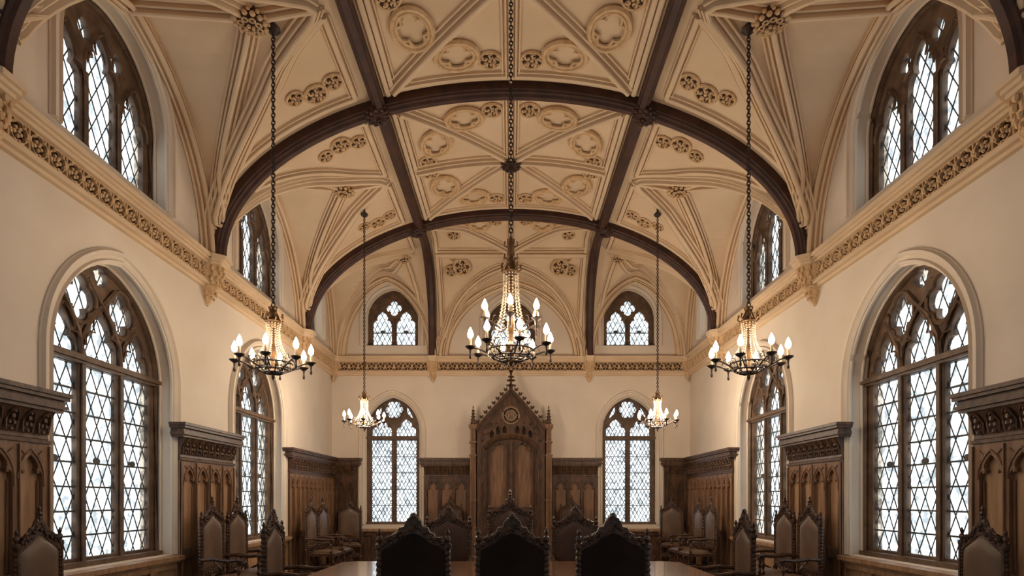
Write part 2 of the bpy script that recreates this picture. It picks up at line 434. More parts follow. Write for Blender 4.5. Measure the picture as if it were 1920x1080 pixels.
# ------------------------------------------------------------------ vault ribs and plaster ornaments (parts of the ceiling)
def rib(path, prof_, name='vault_rib', mt=CEILP, f=surf, off=0.0):
    pts = []; ns = []
    for x, y in path:
        n = nrm_at(x, y, f); pts.append((x, y, f(x, y)+off)); ns.append(n)
    MB().sweep(pts, ns, prof_).build(name, mt, ceiling)
def lin(a, b, n): return [(a[0]+(b[0]-a[0])*k/n, a[1]+(b[1]-a[1])*k/n) for k in range(n+1)]
bs = AR+[END]
def groin_x(y):
    lo, hi = 1.8, 3.92
    for _ in range(24):
        m_ = (lo+hi)/2
        if barrel(m_) > cross(m_, y): lo = m_
        else: hi = m_
    return (lo+hi)/2
def inv_barrel(z):
    q = (z-ZS)/B; return A*math.sqrt(max(0, 1-min(1, q)**2))
for i in range(1, 5):
    a, b = bs[i], bs[i+1]; mid = (a+b)/2; h = (b-a)/2-.06
    for sx in (-1, 1):
        endbay = i == 4
        xg = groin_x(mid)        # where the ridge meets the barrel
        bx = 2.68 if not endbay else 2.2
        # ridge
        rib(lin((sx*(xg+.02), mid), (sx*3.9, mid), 14), RIB_SM if endbay else RIB_BIG)
        for sy in (-1, 1):
            # wall rib
            if not (endbay and False):
                pts = []; ns = []
                for k in range(27):
                    u = math.sin(PI/2*k/26); yy = mid+sy*h*u
                    pts.append((sx*3.93, yy, cross(3.95, yy)-.01)); ns.append((-sx*.75, -sy*u*.5, -.65))
                MB().sweep(pts, ns, RIB_BIG).build('vault_rib', CEILP, ceiling)
            # groin rib: meets the main barrel
            if not (endbay and sy > 0):
                path = []
                for k in range(25):
                    u = math.sin(PI/2*k/24*.985); yy = mid+sy*h*u
                    path.append((sx*min(3.86, groin_x(yy)), yy))
                rib(path, RIB_BIG)
            # diagonal from the boss
            q = []
            for k in range(25):
                t = k/24; u = math.sin(PI/2*t*.985)
                yy = mid+sy*h*u; xx = bx+(3.84-bx)*u**1.15
                q.append((sx*xx, yy))
            rib(q, RIB_BIG if not endbay else RIB_SM)
            # flat moulding on the barrel triangle beside the arch and the purlin
            if not (endbay and sy > 0):
                ya = mid+sy*(h+.06-.24); q_ = []
                for k in range(120):
                    yy = mid+sy*(abs(ya-mid))*k/119; xx = groin_x(yy)-.17
                    if xx > 1.99: q_.append((xx, yy))
                sel = q_[::8]+[q_[-1]]
                rib([(sx*x_, y_) for x_, y_ in sel], RIB_SM, 'panel_moulding', f=base)
                xe = q_[-1][0]
                rib([(sx*(1.99+(xe-1.99)*k/16), ya) for k in range(17)], RIB_SM, 'panel_moulding', f=base)
                rib(lin((sx*1.99, q_[0][1]), (sx*1.99, ya), 8), RIB_SM, 'panel_moulding', f=base)
# central panels
def roundel(x, y, r, f=base, seed=0, name='carved_roundel'):
    rnd = random.Random(int(x*100+y*10)+seed); n = nrm_at(x, y, f); p = Vector((x, y, f(x, y)))
    q = n.to_track_quat('Z', 'Y').to_matrix().to_4x4(); m = Matrix.Translation(p) @ q @ Matrix.Rotation(rnd.random()*6, 4, 'Z')
    MB().lathe([(r*.98,-.02),(r*.98,.006)], 20, m=m).build('recess_shade_disc', RECESS_SHADE, ceiling)  # dark disc: shade between the scrolls put into the colour
    mb = MB()
    mb.tube([(r*math.cos(2*PI*k/20), r*math.sin(2*PI*k/20), .015) for k in range(20)], r*.14, 5, closed=True, m=m)
    for k in range(5):
        a = 2*PI*k/5; c = (r*.5*math.cos(a), r*.5*math.sin(a))
        mb.tube([(c[0]+r*.30*(1-t*.8)*math.cos(a+t*5), c[1]+r*.30*(1-t*.8)*math.sin(a+t*5), .012+.02*t) for t in [j/8 for j in range(9)]], lambda t: r*(.13-.03*t), 5, m=m)
        mb.ball((r*.82*math.cos(a+.6), r*.82*math.sin(a+.6), .015), r*.13, 5, (1,1,.6), m=m)
    mb.ball((0,0,.02), r*.2, 6, (1,1,.6), m=m)
    mb.build(name, CARVP, ceiling)
def ring(x, y, rx, ry, rot, f=base):
    mb = MB()
    def P(a, s=1, o=.012):
        u, v = rx*s*math.cos(a), ry*s*math.sin(a); X = x+u*math.cos(rot)-v*math.sin(rot); Y = y+u*math.sin(rot)+v*math.cos(rot)
        return Vector((X, Y, f(X, Y)))+nrm_at(X, Y, f)*(o+.018)
    mb.tube([P(2*PI*k/28) for k in range(28)], .034, 6, closed=True)
    mb.tube([P(2*PI*k/28, .82) for k in range(28)], .022, 5, closed=True)
    for k in range(4):     # cusps turned inwards
        a = 2*PI*k/4+PI/4
        mb.tube([P(a-.45, .84), P(a-.2, .70), P(a, .58), P(a+.2, .70), P(a+.45, .84)], .02, 5)
        mb.ball(P(a, .56), .022, 5)
    mb.build('cusped_ring', CARVP, ceiling)
def boss(x, y, r, mt, name='ceiling_boss', f=surf, drop=.06, parent=ceiling):
    p = Vector((x, y, f(x, y)-drop)); n = nrm_at(x, y, f, .1)
    m = Matrix.Translation(p) @ n.to_track_quat('Z', 'Y').to_matrix().to_4x4(); mb = MB()
    core = MB().lathe([(r*.8, -.1), (r*.85, -.01), (r*.6, .03), (r*.2, .04)], 12, m=m)
    if mt is CARVP: core.build('boss_shade_core', RECESS_SHADE, parent)  # dark core paints the shade in the gaps of the plaster rosette
    else: mb.add((core.v, core.f))
    for k in range(12):
        a = 2*PI*k/12
        mb.ball((r*.86*math.cos(a), r*.86*math.sin(a), .0), r*.19, 6, (1,1,.8), m=m)
        mb.ball((r*1.0*math.cos(a+.26), r*1.0*math.sin(a+.26), -.03), r*.15, 5, m=m)
    for k in range(8):
        a = 2*PI*k/8+.2; c = (r*.55*math.cos(a), r*.55*math.sin(a))
        mb.tube([(c[0]+r*.16*math.cos(t), c[1]+r*.16*math.sin(t), .035) for t in [j*PI/4 for j in range(8)]], r*.065, 4, closed=True, m=m)
    for k in range(5):
        a = 2*PI*k/5; mb.ball((r*.22*math.cos(a), r*.22*math.sin(a), .06), r*.13, 5, m=m)
    return mb.build(name, mt, parent)
for i in range(1, 4):
    a, b = bs[i], bs[i+1]; mid = (a+b)/2; X = 1.52; Y0, Y1 = a+.2, b-.2
    rib(lin((0, Y0), (0, Y1), 8), RIB_BIG, f=base)
    rib(lin((-X, mid), (X, mid), 20), RIB_BIG, f=base)
    for sx in (-1, 1):
        rib(lin((sx*X, Y0), (sx*X, Y1), 6), RIB_SM, 'panel_moulding', f=base)
        rib(lin((sx*(X+.07), Y0-.06), (sx*(X+.07), Y1+.06), 6), RIB_SM, 'panel_moulding', f=base)
        for sy, yy in ((-1, Y0), (1, Y1)): rib(lin((0, mid), (sx*X, yy), 14), RIB_BIG, f=base)
    for yy in (Y0, Y1, ): rib(lin((-X, yy), (X, yy), 24), RIB_SM, 'panel_moulding', f=base)
    boss(0, mid, .15, DARKWOOD, f=base, drop=.13)
    if i > 1 or True:
        for sx in (-1, 1):
            for sy in (-1, 1):
                if i == 1: continue
                ring(sx*.66, mid+sy*1.08, .26, .22, 0); ring(sx*1.12, mid+sy*.60, .22, .30, sx*sy*.2)
                roundel(sx*.26, mid+sy*1.2, .14); roundel(sx*1.30, mid+sy*.17, .13)
for i in (2, 3):
    a, b = bs[i], bs[i+1]
    for sx in (-1, 1):
        for yy in (a+.58, b-.58):
            mb = 0
            e_ = -1 if yy < (a+b)/2 else 1; roundel(sx*2.16, yy-e_*.02, .12, seed=1); roundel(sx*2.39, yy+e_*.06, .14, seed=2); roundel(sx*2.62, yy-e_*.02, .105, seed=3)
        boss(sx*2.68, (a+b)/2, .17, CARVP, drop=.12)
# end bay
m5 = 12.12
rib(lin((0, HIP+.2), (0, m5), 8), RIB_SM, f=base)
for sx in (-1, 1):
    rib(lin((0, m5), (sx*1.52, HIP+.2), 12), RIB_BIG, f=base)
    rib(lin((0, m5), (sx*1.55, m5), 12), RIB_BIG, f=base)
    p = []
    for k in range(23):      # rib falling from the boss to the wall beside the middle window
        u = k/22; x = sx*1.5*math.sin(PI/2*u*.99)
        z = ZS+1.72*prof(x/1.56); q = (z-ZS)/B; yy = HIP+(END-.04-HIP)*math.sqrt(max(0, 1-min(1, q)**2))
        p.append((x, max(m5, yy) if k else m5+.02))
    rib(p, RIB_BIG)
    rib([(sx*1.53, HIP+.2+(END-.12-HIP-.2)*math.sin(PI/2*k/20)) for k in range(21)], RIB_SM, 'panel_moulding', f=base)
    rib(lin((0, HIP+.2), (sx*1.52, HIP+.2), 12), RIB_SM, 'panel_moulding', f=base)
    roundel(sx*1.03, 12.36, .17); roundel(sx*1.27, 12.42, .11, seed=5); roundel(sx*1.2, 12.2, .08, seed=6)
    ring(sx*.62, HIP+.42, .2, .16, 0); roundel(sx*1.15, HIP+.7, .12); roundel(sx*.28, HIP+.36, .1)
    boss(sx*2.2, (HIP+END)/2, .13, CARVP, drop=.17)
    # ribs of the corner cell coming down to the back wall
    for c2, tx in ((sx*2.2, sx*1.78), (sx*2.2, sx*3.8)):
        rib([(c2+(tx-c2)*(k/20)**1.2, m5+.02+(END-.12-m5)*math.sin(PI/2*k/20)) for k in range(21)], RIB_SM)
boss(0, m5, .15, CARVP, f=base, drop=.1)
for c, hw, H in BK:     # wall ribs of the three lunettes on the back wall
    for grow, yo in ((0, .05), (-.12, .0)):
        pts = [(c+(hw+grow)*math.sin(PI/2*k/20), END-yo-.01, ZS+(H+grow*.9)*prof(math.sin(PI/2*abs(k)/20))-.01) for k in range(-20, 21)]
        MB().sweep(pts, [(0,-.75,-.6)]*len(pts), RIB_BIG if grow == 0 else RIB_SM).build('vault_rib', CEILP, ceiling)

# ------------------------------------------------------------------ timber arches, purlins
BEAM = [(-.085,-.06),(-.085,.10),(-.07,.115),(-.07,.135),(-.05,.15),(-.035,.18),(.035,.18),(.05,.15),(.07,.135),(.07,.115),(.085,.10),(.085,-.06)]
where = {4.38: 'nearest dark timber arch, only its feet showing at the top corners', 7.70: 'large dark timber arch rib spanning the hall behind the near chandeliers', 11.05: 'farther, smaller looking dark timber arch before the end bay', 1.03: 'dark timber arch rib over the near end of the hall'}
for ya in AR[1:]:
    pts = []; ns = []
    for k in range(65):
        t = PI*k/64; pts.append((A*math.cos(t), ya, ZS+B*math.sin(t)))
        ns.append((-math.cos(t)/A, 0, -math.sin(t)/B))
    o = MB().sweep(pts, ns, BEAM).build('timber_arch', DARKWOOD)
    tag(o, where[ya], 'timber arch', 'dark timber arches of the ceiling')
for sx in (-1, 1):
    pts = []; ns = []
    zb = barrel(PX)
    yk = HIP+(END-.04-HIP)*.30
    for yy in [-2.3+ (yk+2.3)*k/16 for k in range(17)]:
        pts.append((sx*PX, yy, zb)); ns.append((-sx*.28, 0, -.96))
    hh = zb-ZS-.0
    for k in range(1, 25):
        t = PI/2*k/24; yy = yk+(END-.03-yk)*math.sin(t); pts.append((sx*PX, yy, ZS+hh*math.cos(t))); ns.append((-sx*.28*math.cos(t), -math.sin(t)*.9, -math.cos(t)))
    o = MB().sweep(pts, ns, BEAM).build('timber_beam', DARKWOOD)
    tag(o, 'long dark ceiling beam on the %s running down to the back wall' % ('left' if sx < 0 else 'right'), 'timber beam', 'lengthwise ceiling beams')
    for ya, wd in ((4.38, 'nearest'), (7.70, 'middle'), (11.05, 'farthest')):
        b_ = boss(sx*PX, ya, .16, DARKWOOD, 'carved_boss', f=lambda x, y: barrel(x), drop=.19, parent=None)
        tag(b_, '%s carved wooden boss where the %s ceiling beam crosses an arch' % (wd, 'left' if sx < 0 else 'right'), 'boss', 'carved wooden bosses')

# ------------------------------------------------------------------ frieze
def frieze_unit(w, h):
    mb = MB()
    mb.add(plate(rect(-w/2, w/2, -h/2, h/2), [foil(0, 0, .084, 5, depth=.25, rot=.3, n=20), [(-w*.47,-h*.46),(-w*.20,-h*.46),(-w*.47,-h*.14)], [(w*.47,h*.46),(w*.20,h*.46),(w*.47,h*.14)], [(-w*.47,h*.46),(-w*.22,h*.44),(-w*.47,h*.14)], [(w*.47,-h*.46),(w*.22,-h*.44),(w*.47,-h*.14)]], .03))
    for k in range(5):
        a = 2*PI*k/5+.9; mb.ball((.034*math.cos(a), 0, .034*math.sin(a)), .018, 5)
        mb.ball((.085*math.cos(a), -.015, .080*math.sin(a)), .016, 5)
    mb.ball((0,-.01,0), .015, 5)
    return mb.v, mb.f
FU = frieze_unit(.2, .185)
def frieze(name, m, x0, x1):
    """local x along wall, front = -y"""
    root = empty(name, kind='structure')
    z = EYE
    mb = MB()
    for zz0, zz1, d in ((3.10,3.15,.16),(3.07,3.10,.13),(3.035,3.07,.10),(2.80,2.835,.08),(2.775,2.80,.10),(2.74,2.775,.05)):
        mb.box(x0, x1, -d, .02, z+zz0, z+zz1, m)
    mb.build('moulding', CEILP, root)
    MB().box(x0, x1, -.015, .01, z+2.83, z+3.04, m).build('shade_backing', RECESS_SHADE, root)  # dark backing strip, painted shade and dirt behind the pierced band
    cb = MB(); n = int((x1-x0)/.2); w = (x1-x0)/n
    for k in range(n): cb.add(FU, m @ T(x0+w*(k+.5), -.055, z+2.936))
    cb.build('carved_band', CARVP, root)
ML = T(-W, 0, 0, PI/2); MR = T(W, 0, 0, -PI/2); MBk = T(0, END, 0, 0)
frieze('trim_left', ML, -2.3, END); frieze('trim_right', MR, -END, 2.3); frieze('trim_back', MBk, -W, W)

def corbel(x, y, rz, label, s=1.0):
    r = empty('plaster_corbel', (x, y, ZS), rz, label=label, cat='corbel', group='carved plaster corbels')
    cap = MB()
    for z0, z1, d, w in ((-.05,.0,.30,.19),(-.085,-.05,.27,.17),(-.12,-.085,.24,.15)): 
        cap.add(plate([(-w,0),(-w,-d*.6),(-w*.55,-d),(w*.55,-d),(w,-d*.6),(w,0)], [], z1-z0), Matrix.Translation((0,0,(z0+z1)/2)) @ Matrix.Rotation(-PI/2, 4, 'X'))
    # plate stands up in xz; lay it flat
    cap.build('capital', CEILP, r)
    body = MB(); prof_ = [(.02,-.62),(.05,-.58),(.07,-.50),(.10,-.44),(.13,-.41),(.13,-.38),(.11,-.36),(.14,-.25),(.17,-.12)]
    V = []; n = 9
    for rr, z in prof_:
        for k in range(n): a = PI*k/(n-1); V.append((rr*math.cos(a), -rr*1.35*math.sin(a), z))
    Fc = [(i*n+k, i*n+k+1, (i+1)*n+k+1, (i+1)*n+k) for i in range(len(prof_)-1) for k in range(n-1)]
    body.add((V, Fc)); body.build('body', RECESS_SHADE if False else CARVP, r)
    lv = MB(); rnd = random.Random(3)
    for row, (zz, rr, nn, q) in enumerate(((-.16,.165,7,.028),(-.22,.155,6,.03),(-.29,.14,7,.026),(-.34,.12,6,.022),(-.47,.095,5,.024),(-.53,.07,4,.02))):
        for k in range(nn):
            a = PI*(k+.5)/nn; lv.ball((rr*math.cos(a), -rr*1.4*math.sin(a), zz+rnd.uniform(-.01,.01)), q, 5, (1,.8,1.3))
    lv.build('leaf_carving', CARVP, r)
    return r
for ya, wd in ((4.38,'nearest'),(7.70,'middle'),(11.05,'farthest')):
    corbel(-W, ya, PI/2, 'carved plaster corbel on the left wall under the %s timber arch' % wd)
    corbel(W, ya, -PI/2, 'carved plaster corbel on the right wall under the %s timber arch' % wd)
for sx, nm in ((-1,'left'),(1,'right')):
    c = corbel(sx*PX, END, 0, 'small carved corbel on the back wall under the %s ceiling beam' % nm); c.scale = (.8,.7,.9)
    c = corbel(sx*(W-.06), END-.04, sx*-PI/4, 'small carved corbel in the back %s corner of the frieze' % nm); c.scale = (.6,.6,.9)

# ------------------------------------------------------------------ oak panelling
def M_back(m): return abs(m[0][0]-1) < .01
def panelling(name, m, x0, x1, label, np_, full=True, ends=(1,1), cat='wall panelling', tag_group='oak wall panelling', dark=False):
    """x along the wall, front=-y, wall face y=0"""
    root = empty(name, tuple(m @ Vector(((x0+x1)/2, 0, 0))), label=label, cat=cat, group=tag_group)
    ml = Matrix.Translation(-root.location) @ m
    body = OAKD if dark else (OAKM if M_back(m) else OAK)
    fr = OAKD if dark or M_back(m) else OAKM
    L = x1-x0; pw = L/np_
    if full:
        MB().box(x0, x1, -.035, .0, 0, 2.0, ml).build('back_board', body, root)
        holes = []
        e = .05
        for k in range(np_):
            c = x0+.04+(L-.08)*(k+.5)/np_; hwp = (L-.08)/np_/2-.028
            holes.append(cusp_head(c, hwp, .80, 1.56, 1.76)); holes.append(rect(c-hwp, c+hwp, .16, .68))
        MB().add(plate(rect(x0, x1, 0, 1.86), holes, .045), ml @ T(0, -.057, 0)).build('panel_frame', fr, root)
        tr = MB()
        for k in range(np_):
            c = x0+.04+(L-.08)*(k+.5)/np_; hwp = (L-.08)/np_/2-.028
            tr.tube([(c-hwp+.012, -.045, .82), (c-hwp+.012, -.045, 1.55)], .01, 5, m=ml); tr.tube([(c+hwp-.012, -.045, .82), (c+hwp-.012, -.045, 1.55)], .01, 5, m=ml)
            tr.tube([(a, -.082, b) for a, b in arch_pts(hwp+.012, 1.5, 1.56, 1.80, n=6, cx=c)[1:]], .009, 5, m=ml)
            for s_ in (-1, 1):
                tr.ball((c+s_*hwp*.62, -.07, 1.62), .018, 5, m=ml)
                tr.tube([(c+s_*hwp*.95, -.082, 1.80), (c+s_*hwp*.55, -.082, 1.76), (c+s_*hwp*.9, -.082, 1.70)], .007, 4, m=ml)
            tr.box(x0+L*k/np_-.0, x0+L*k/np_+.012, -.095, -.07, .1, 1.84, ml)
        tr.box(x1-.012, x1, -.095, -.07, .1, 1.84, ml)
        tr.build('tracery_moulding', fr, root)
        # carved cove below the cornice
        cv = MB(); V = []
        pr = [(-.06,1.87),(-.075,1.90),(-.07,1.93),(-.085,2.02),(-.12,2.10),(-.14,2.14),(0,2.14),(0,1.87)]
        for x in (x0-(.0), x1): V += [tuple(ml @ Vector((x, a, b))) for a, b in pr]
        n = len(pr); Fc = [(k, (k+1)%n, n+(k+1)%n, n+k) for k in range(n)]+[tuple(range(n-1,-1,-1)), tuple(range(n, 2*n))]
        cv.add((V, Fc)); cv.build('carved_cove', OAKD, root)
        lf = MB(); n = max(2, int(L/.145)); rnd = random.Random(int(L*100))
        for k in range(n):
            c = x0+L*(k+.5)/n
            lf.tube([(c-.05,-.09,1.94),(c-.058,-.10,2.02),(c-.03,-.13,2.09),(c,-.145,2.115),(c+.03,-.13,2.09),(c+.058,-.10,2.02),(c+.05,-.09,1.94)], .011, 5, m=ml)
            for (dx, dy, dz, q) in ((0,-.11,2.05,.026),(-.022,-.10,2.0,.02),(.022,-.10,2.0,.02),(0,-.095,1.95,.018),(0,-.13,2.09,.016)):
                lf.ball((c+dx, dy, dz), q, 5, (1,.7,1.1), m=ml)
        lf.box(x0-.01, x1+.01, -.095, -.06, 1.86, 1.89, ml)
        lf.build('leaf_carving', OAKD, root)
        co = MB()
        for z0, z1, d in ((2.13,2.16,.15),(2.16,2.19,.17),(2.19,2.235,.155),(2.235,2.265,.185),(2.265,2.30,.20)):
            co.box(x0-(d-.07)*ends[0]*.9, x1+(d-.07)*ends[1]*.9, -d, .0, z0, z1, ml)
        co.build('cornice', OAKD, root)
    else:
        zt = .70
        MB().box(x0, x1, -.02, .0, 0, zt-.04, ml).build('back_board', body, root)
        holes = []
        for k in range(np_):
            c = x0+L*(k+.5)/np_; holes.append(rect(c-pw/2+.04, c+pw/2-.04, .14, zt-.12))
        MB().add(plate(rect(x0, x1, 0, zt-.04), holes, .04), ml @ T(0, -.035, 0)).build('panel_frame', body, root)
        MB().box(x0-.02, x1+.02, -.13, .2, zt-.02, zt+.03, ml).box(x0, x1, -.09, 0, zt-.05, zt-.02, ml).build('sill_board', OAK, root)
    return root
for sx, M_, nm in ((-1, ML, 'left'), (1, MR, 'right')):
    def S(a, b): return (a, b) if sx < 0 else (-b, -a)
    def E(e): return e if sx < 0 else (e[1], e[0])
    panelling('wall_panelling', M_, *S(3.72, 4.98), 'tall oak panelling at the %s edge of the view before the large window' % nm, 4, ends=(1,1))
    panelling('wall_panelling', M_, *S(6.97, 8.30), 'narrow oak panelling between the two %s wall windows' % nm, 4, ends=(1,1))
    panelling('wall_panelling', M_, *S(10.38, END-.0), 'long oak panelling of the %s wall reaching the back corner' % nm, 11, ends=E((1,0)))
    panelling('wall_panelling', M_, *S(-2.3, 1.6), 'oak panelling of the %s wall at the near end of the hall' % nm, 12)
    panelling('window_panelling', M_, *S(1.62, 3.70), 'low oak panelling under the nearest unseen %s window' % nm, 4, full=False, cat='low panelling', tag_group='low oak panelling below windows')
    panelling('window_panelling', M_, *S(5.0, 6.95), 'low oak panelling and sill below the large %s window' % nm, 4, full=False, cat='low panelling', tag_group='low oak panelling below windows')
    panelling('window_panelling', M_, *S(8.32, 10.36), 'low oak panelling and sill below the second %s window' % nm, 4, full=False, cat='low panelling', tag_group='low oak panelling below windows')
    a, b = (-W+.1, -3.42) if sx < 0 else (3.42, W-.1)
    panelling('wall_panelling', MBk, a, b, 'dark narrow oak panelling on the back wall in the %s corner' % nm, 2, ends=(0,1) if sx < 0 else (1,0), dark=True)
    a, b = (-1.93, -.92) if sx < 0 else (.92, 1.93)
    panelling('wall_panelling', MBk, a, b, 'oak panelling on the back wall %s of the tall canopy' % nm, 3, ends=(1,0) if sx < 0 else (0,1))
    a, b = (-3.40, -1.95) if sx < 0 else (1.95, 3.40)
    panelling('window_panelling', MBk, a, b, 'low dark panelling below the %s back wall window' % nm, 4, full=False, cat='low panelling', tag_group='low oak panelling below windows', dark=True)

# ------------------------------------------------------------------ canopy
def canopy():
    r = empty('throne_canopy', (0, END, 0), label='tall gothic carved oak canopy with crocketed gable at the centre of the back wall', cat='canopy')
    gable = [(-.74,0),(.74,0),(.74,2.93),(.60,3.08),(.45,3.26),(.28,3.45),(.12,3.62),(0,3.76),(-.12,3.62),(-.28,3.45),(-.45,3.26),(-.60,3.08),(-.74,2.93)]
    MB().add(plate(gable, [], .13), T(0, -.065, 0)).build('back_board', OAKM, r)
    # front layer: big arch opening, tracery slots, medallion hole
    archo = []
    for k in range(17):
        t = PI*k/16; archo.append((.60*math.cos(t), 2.36+.40*math.sin(t)**.9))
    holes = [[(-.60,.12),(.60,.12)]+archo]
    for k in range(7):
        x = -.42+.14*k
        if abs(x) > .01:
            zt = min(2.99, 3.58-abs(x)*1.15-.2); zb = 2.42+.40*math.sqrt(max(.05, 1-(x/.62)**2))+.0
            if zt-zb > .08: holes.append(cusp_head(x, .045, zb+.02, zt-.07, zt))
    holes.append([(.19*math.cos(2*PI*k/20), 3.22+.19*math.sin(2*PI*k/20)) for k in range(20)][::-1])
    MB().add(plate(gable, holes, .15), T(0, -.205, 0)).build('arched_front', OAKD, r)
    mo = MB()
    g = [(.76,2.9),(.62,3.08),(.46,3.28),(.29,3.47),(.13,3.65),(0,3.80)]
    gp = [(x, -.29, z) for x, z in g]+[(-x, -.29, z) for x, z in reversed(g[:-1])]
    mo.tube(gp, .035, 6); mo.tube([(x*.88, -.29, z-.07) for x, _, z in gp], .018, 5)
    for s_, rr in ((1.0,.028),(1.08,.016),(.92,.016)):
        mo.tube([(x*s_, -.285, 2.36+(z-2.36)*s_) for x, z in archo], rr, 6)
        for q in (-1, 1): mo.tube([(q*.60*s_, -.285, .1), (q*.60*s_, -.285, 2.36)], rr, 6)
    mo.box(-.74, .74, -.33, -.2, 0, .12).box(-.58, .58, -.24, -.2, 1.06, 1.1).box(-.58,.58,-.24,-.2,1.18,1.20)
    mo.build('moulding', OAKD, r)
    # two inner doors/lights
    inner = [(-.575,.12),(.575,.12)]+[(x*.955, 2.34+(z-2.36)*.92) for x, z in archo]
    hl = []
    for sx in (-1, 1):
        w = .185; cx = sx*.30
        top = [(sx*.10+0, 2.60),(sx*.20,2.66),(sx*.30,2.63),(sx*.40,2.56),(sx*.46,2.44),(sx*.485,2.3)]
        p = [(sx*.10, 1.22),(sx*.10,2.46),(sx*.13,2.52),(sx*.12,2.58),(sx*.19,2.59),(sx*.25,2.64),(sx*.30,2.57),(sx*.37,2.57),(sx*.39,2.47),(sx*.46,2.44),(sx*.455,2.34),(sx*.485,2.28),(sx*.485,1.22)]
        hl.append(p)
        hl.append([(sx*.10,.2),(sx*.10,1.02),(sx*.485,1.02),(sx*.485,.2)])
    MB().add(plate(inner, hl, .07), T(0, -.18, 0)).build('inner_panel', OAKD, r)
    m2 = MB(); m2.box(-.035, .035, -.27, -.2, .12, 2.66)
    for x in (-.05,.05): m2.tube([(x,-.245,.15),(x,-.245,2.62)], .012, 5)
    m2.build('mullion', OAKD, r)
    me = MB(); 
    me.tube([(.18*math.cos(2*PI*k/20), -.285, 3.22+.18*math.sin(2*PI*k/20)) for k in range(20)], .024, 6, closed=True)
    me.add(plate([(.13*math.cos(2*PI*k/20), .13*math.sin(2*PI*k/20)) for k in range(20)], [], .04), T(0, -.24, 3.22))
    me.box(-.012, .012, -.285, -.25, 3.13, 3.31)
    for sg in (-1,1):
        me.box(sg*.05-.012, sg*.05+.012, -.28, -.25, 3.16, 3.28); me.tube([(sg*.05,-.27,3.16),(sg*.09,-.27,3.2),(sg*.09,-.27,3.25),(sg*.05,-.27,3.28)], .01, 4)
        me.ball((sg*.13,-.27,3.22), .02, 5)
    me.build('medallion', mat('worn_gilt_wood', srgb(110,84,62), srgb(150,122,96), .5, 12), r)
    # scroll carving in the spandrel
    sc = MB()
    for sx in (-1, 1):
        for (x, z, q) in ((.52,2.95,.05),(.60,2.80,.045),(.44,3.02,.04),(.63,2.66,.04),(.50,2.82,.035),(.30,3.05,.035),(.24,2.93,.03)):
            sc.tube([(sx*x+q*(1-t*.8)*math.cos(sx*t*7), -.285, z+q*(1-t*.8)*math.sin(t*7)) for t in [j/9 for j in range(10)]], .012, 5)
            sc.ball((sx*x, -.285, z), .016, 5)
    sc.build('scroll_carving', OAKD, r)
    # crockets
    for sx in (-1, 1):
        for k in range(8):
            t = (k+.6)/8.4; x = .74*(1-t); z = 2.95+(.85)*t**.95+.03
            c = MB(); c.ball((sx*(x+.045), -.25, z+.03), .038, 6, (1.1,.9,.8)).ball((sx*(x+.075), -.25, z+.055), .022, 5).ball((sx*(x+.02), -.25, z+.06), .022, 5)
            c.build('crocket', OAKD, r, True)
    fi = MB(); fi.lathe([(.05,3.74),(.035,3.84),(.06,3.86),(.03,3.9),(.022,3.96),(.05,3.98),(.02,4.02),(.015,4.1),(.03,4.13),(.004,4.2)], 8, c=(0,-.25,0))
    for z, rr in ((3.88,.085),(3.99,.07),(4.07,.045)):
        for k in range(6): a = PI/3*k; fi.ball((rr*math.cos(a), -.25+rr*.8*math.sin(a), z), .026, 5)
    fi.build('finial', OAKD, r)
    for sx in (-1, 1):
        b = MB(); x = sx*.83
        b.box(x-.065, x+.065, -.30, 0, 0, 2.35).box(x-.055, x+.055, -.28, 0, 2.35, 2.98)
        for z in (.1,.75,1.35,2.33,2.62): b.box(x-.08, x+.08, -.32, 0, z, z+.035)
        b.tube([(x-.02,-.31,.2),(x-.02,-.31,2.3)], .01, 4); b.tube([(x+.02,-.31,.2),(x+.02,-.31,2.3)], .01, 4)
        b.box(x-.09, x+.09, -.33, 0, 2.96, 3.02).box(x-.075, x+.075, -.31, 0, 2.93, 2.96)
        for z in (2.45,2.55,2.7,2.8,2.88): b.ball((x,-.29,z), .03, 5, (1.2,.6,1))
        b.build('buttress', OAKM, r)
        p = MB(); p.lathe([(.06,3.02),(.055,3.08),(.028,3.25),(.012,3.38),(.02,3.4),(.003,3.46)], 4, c=(x,-.2,0), a0=PI/4)
        for z, rr in ((3.06,.062),(3.13,.05),(3.20,.042),(3.27,.034),(3.33,.026)):
            for k in range(4): a = PI/2*k+PI/4; p.ball((x+rr*math.cos(a), -.2+rr*math.sin(a), z), .019, 5)
        p.build('pinnacle', OAKD, r)
    return r
canopy()

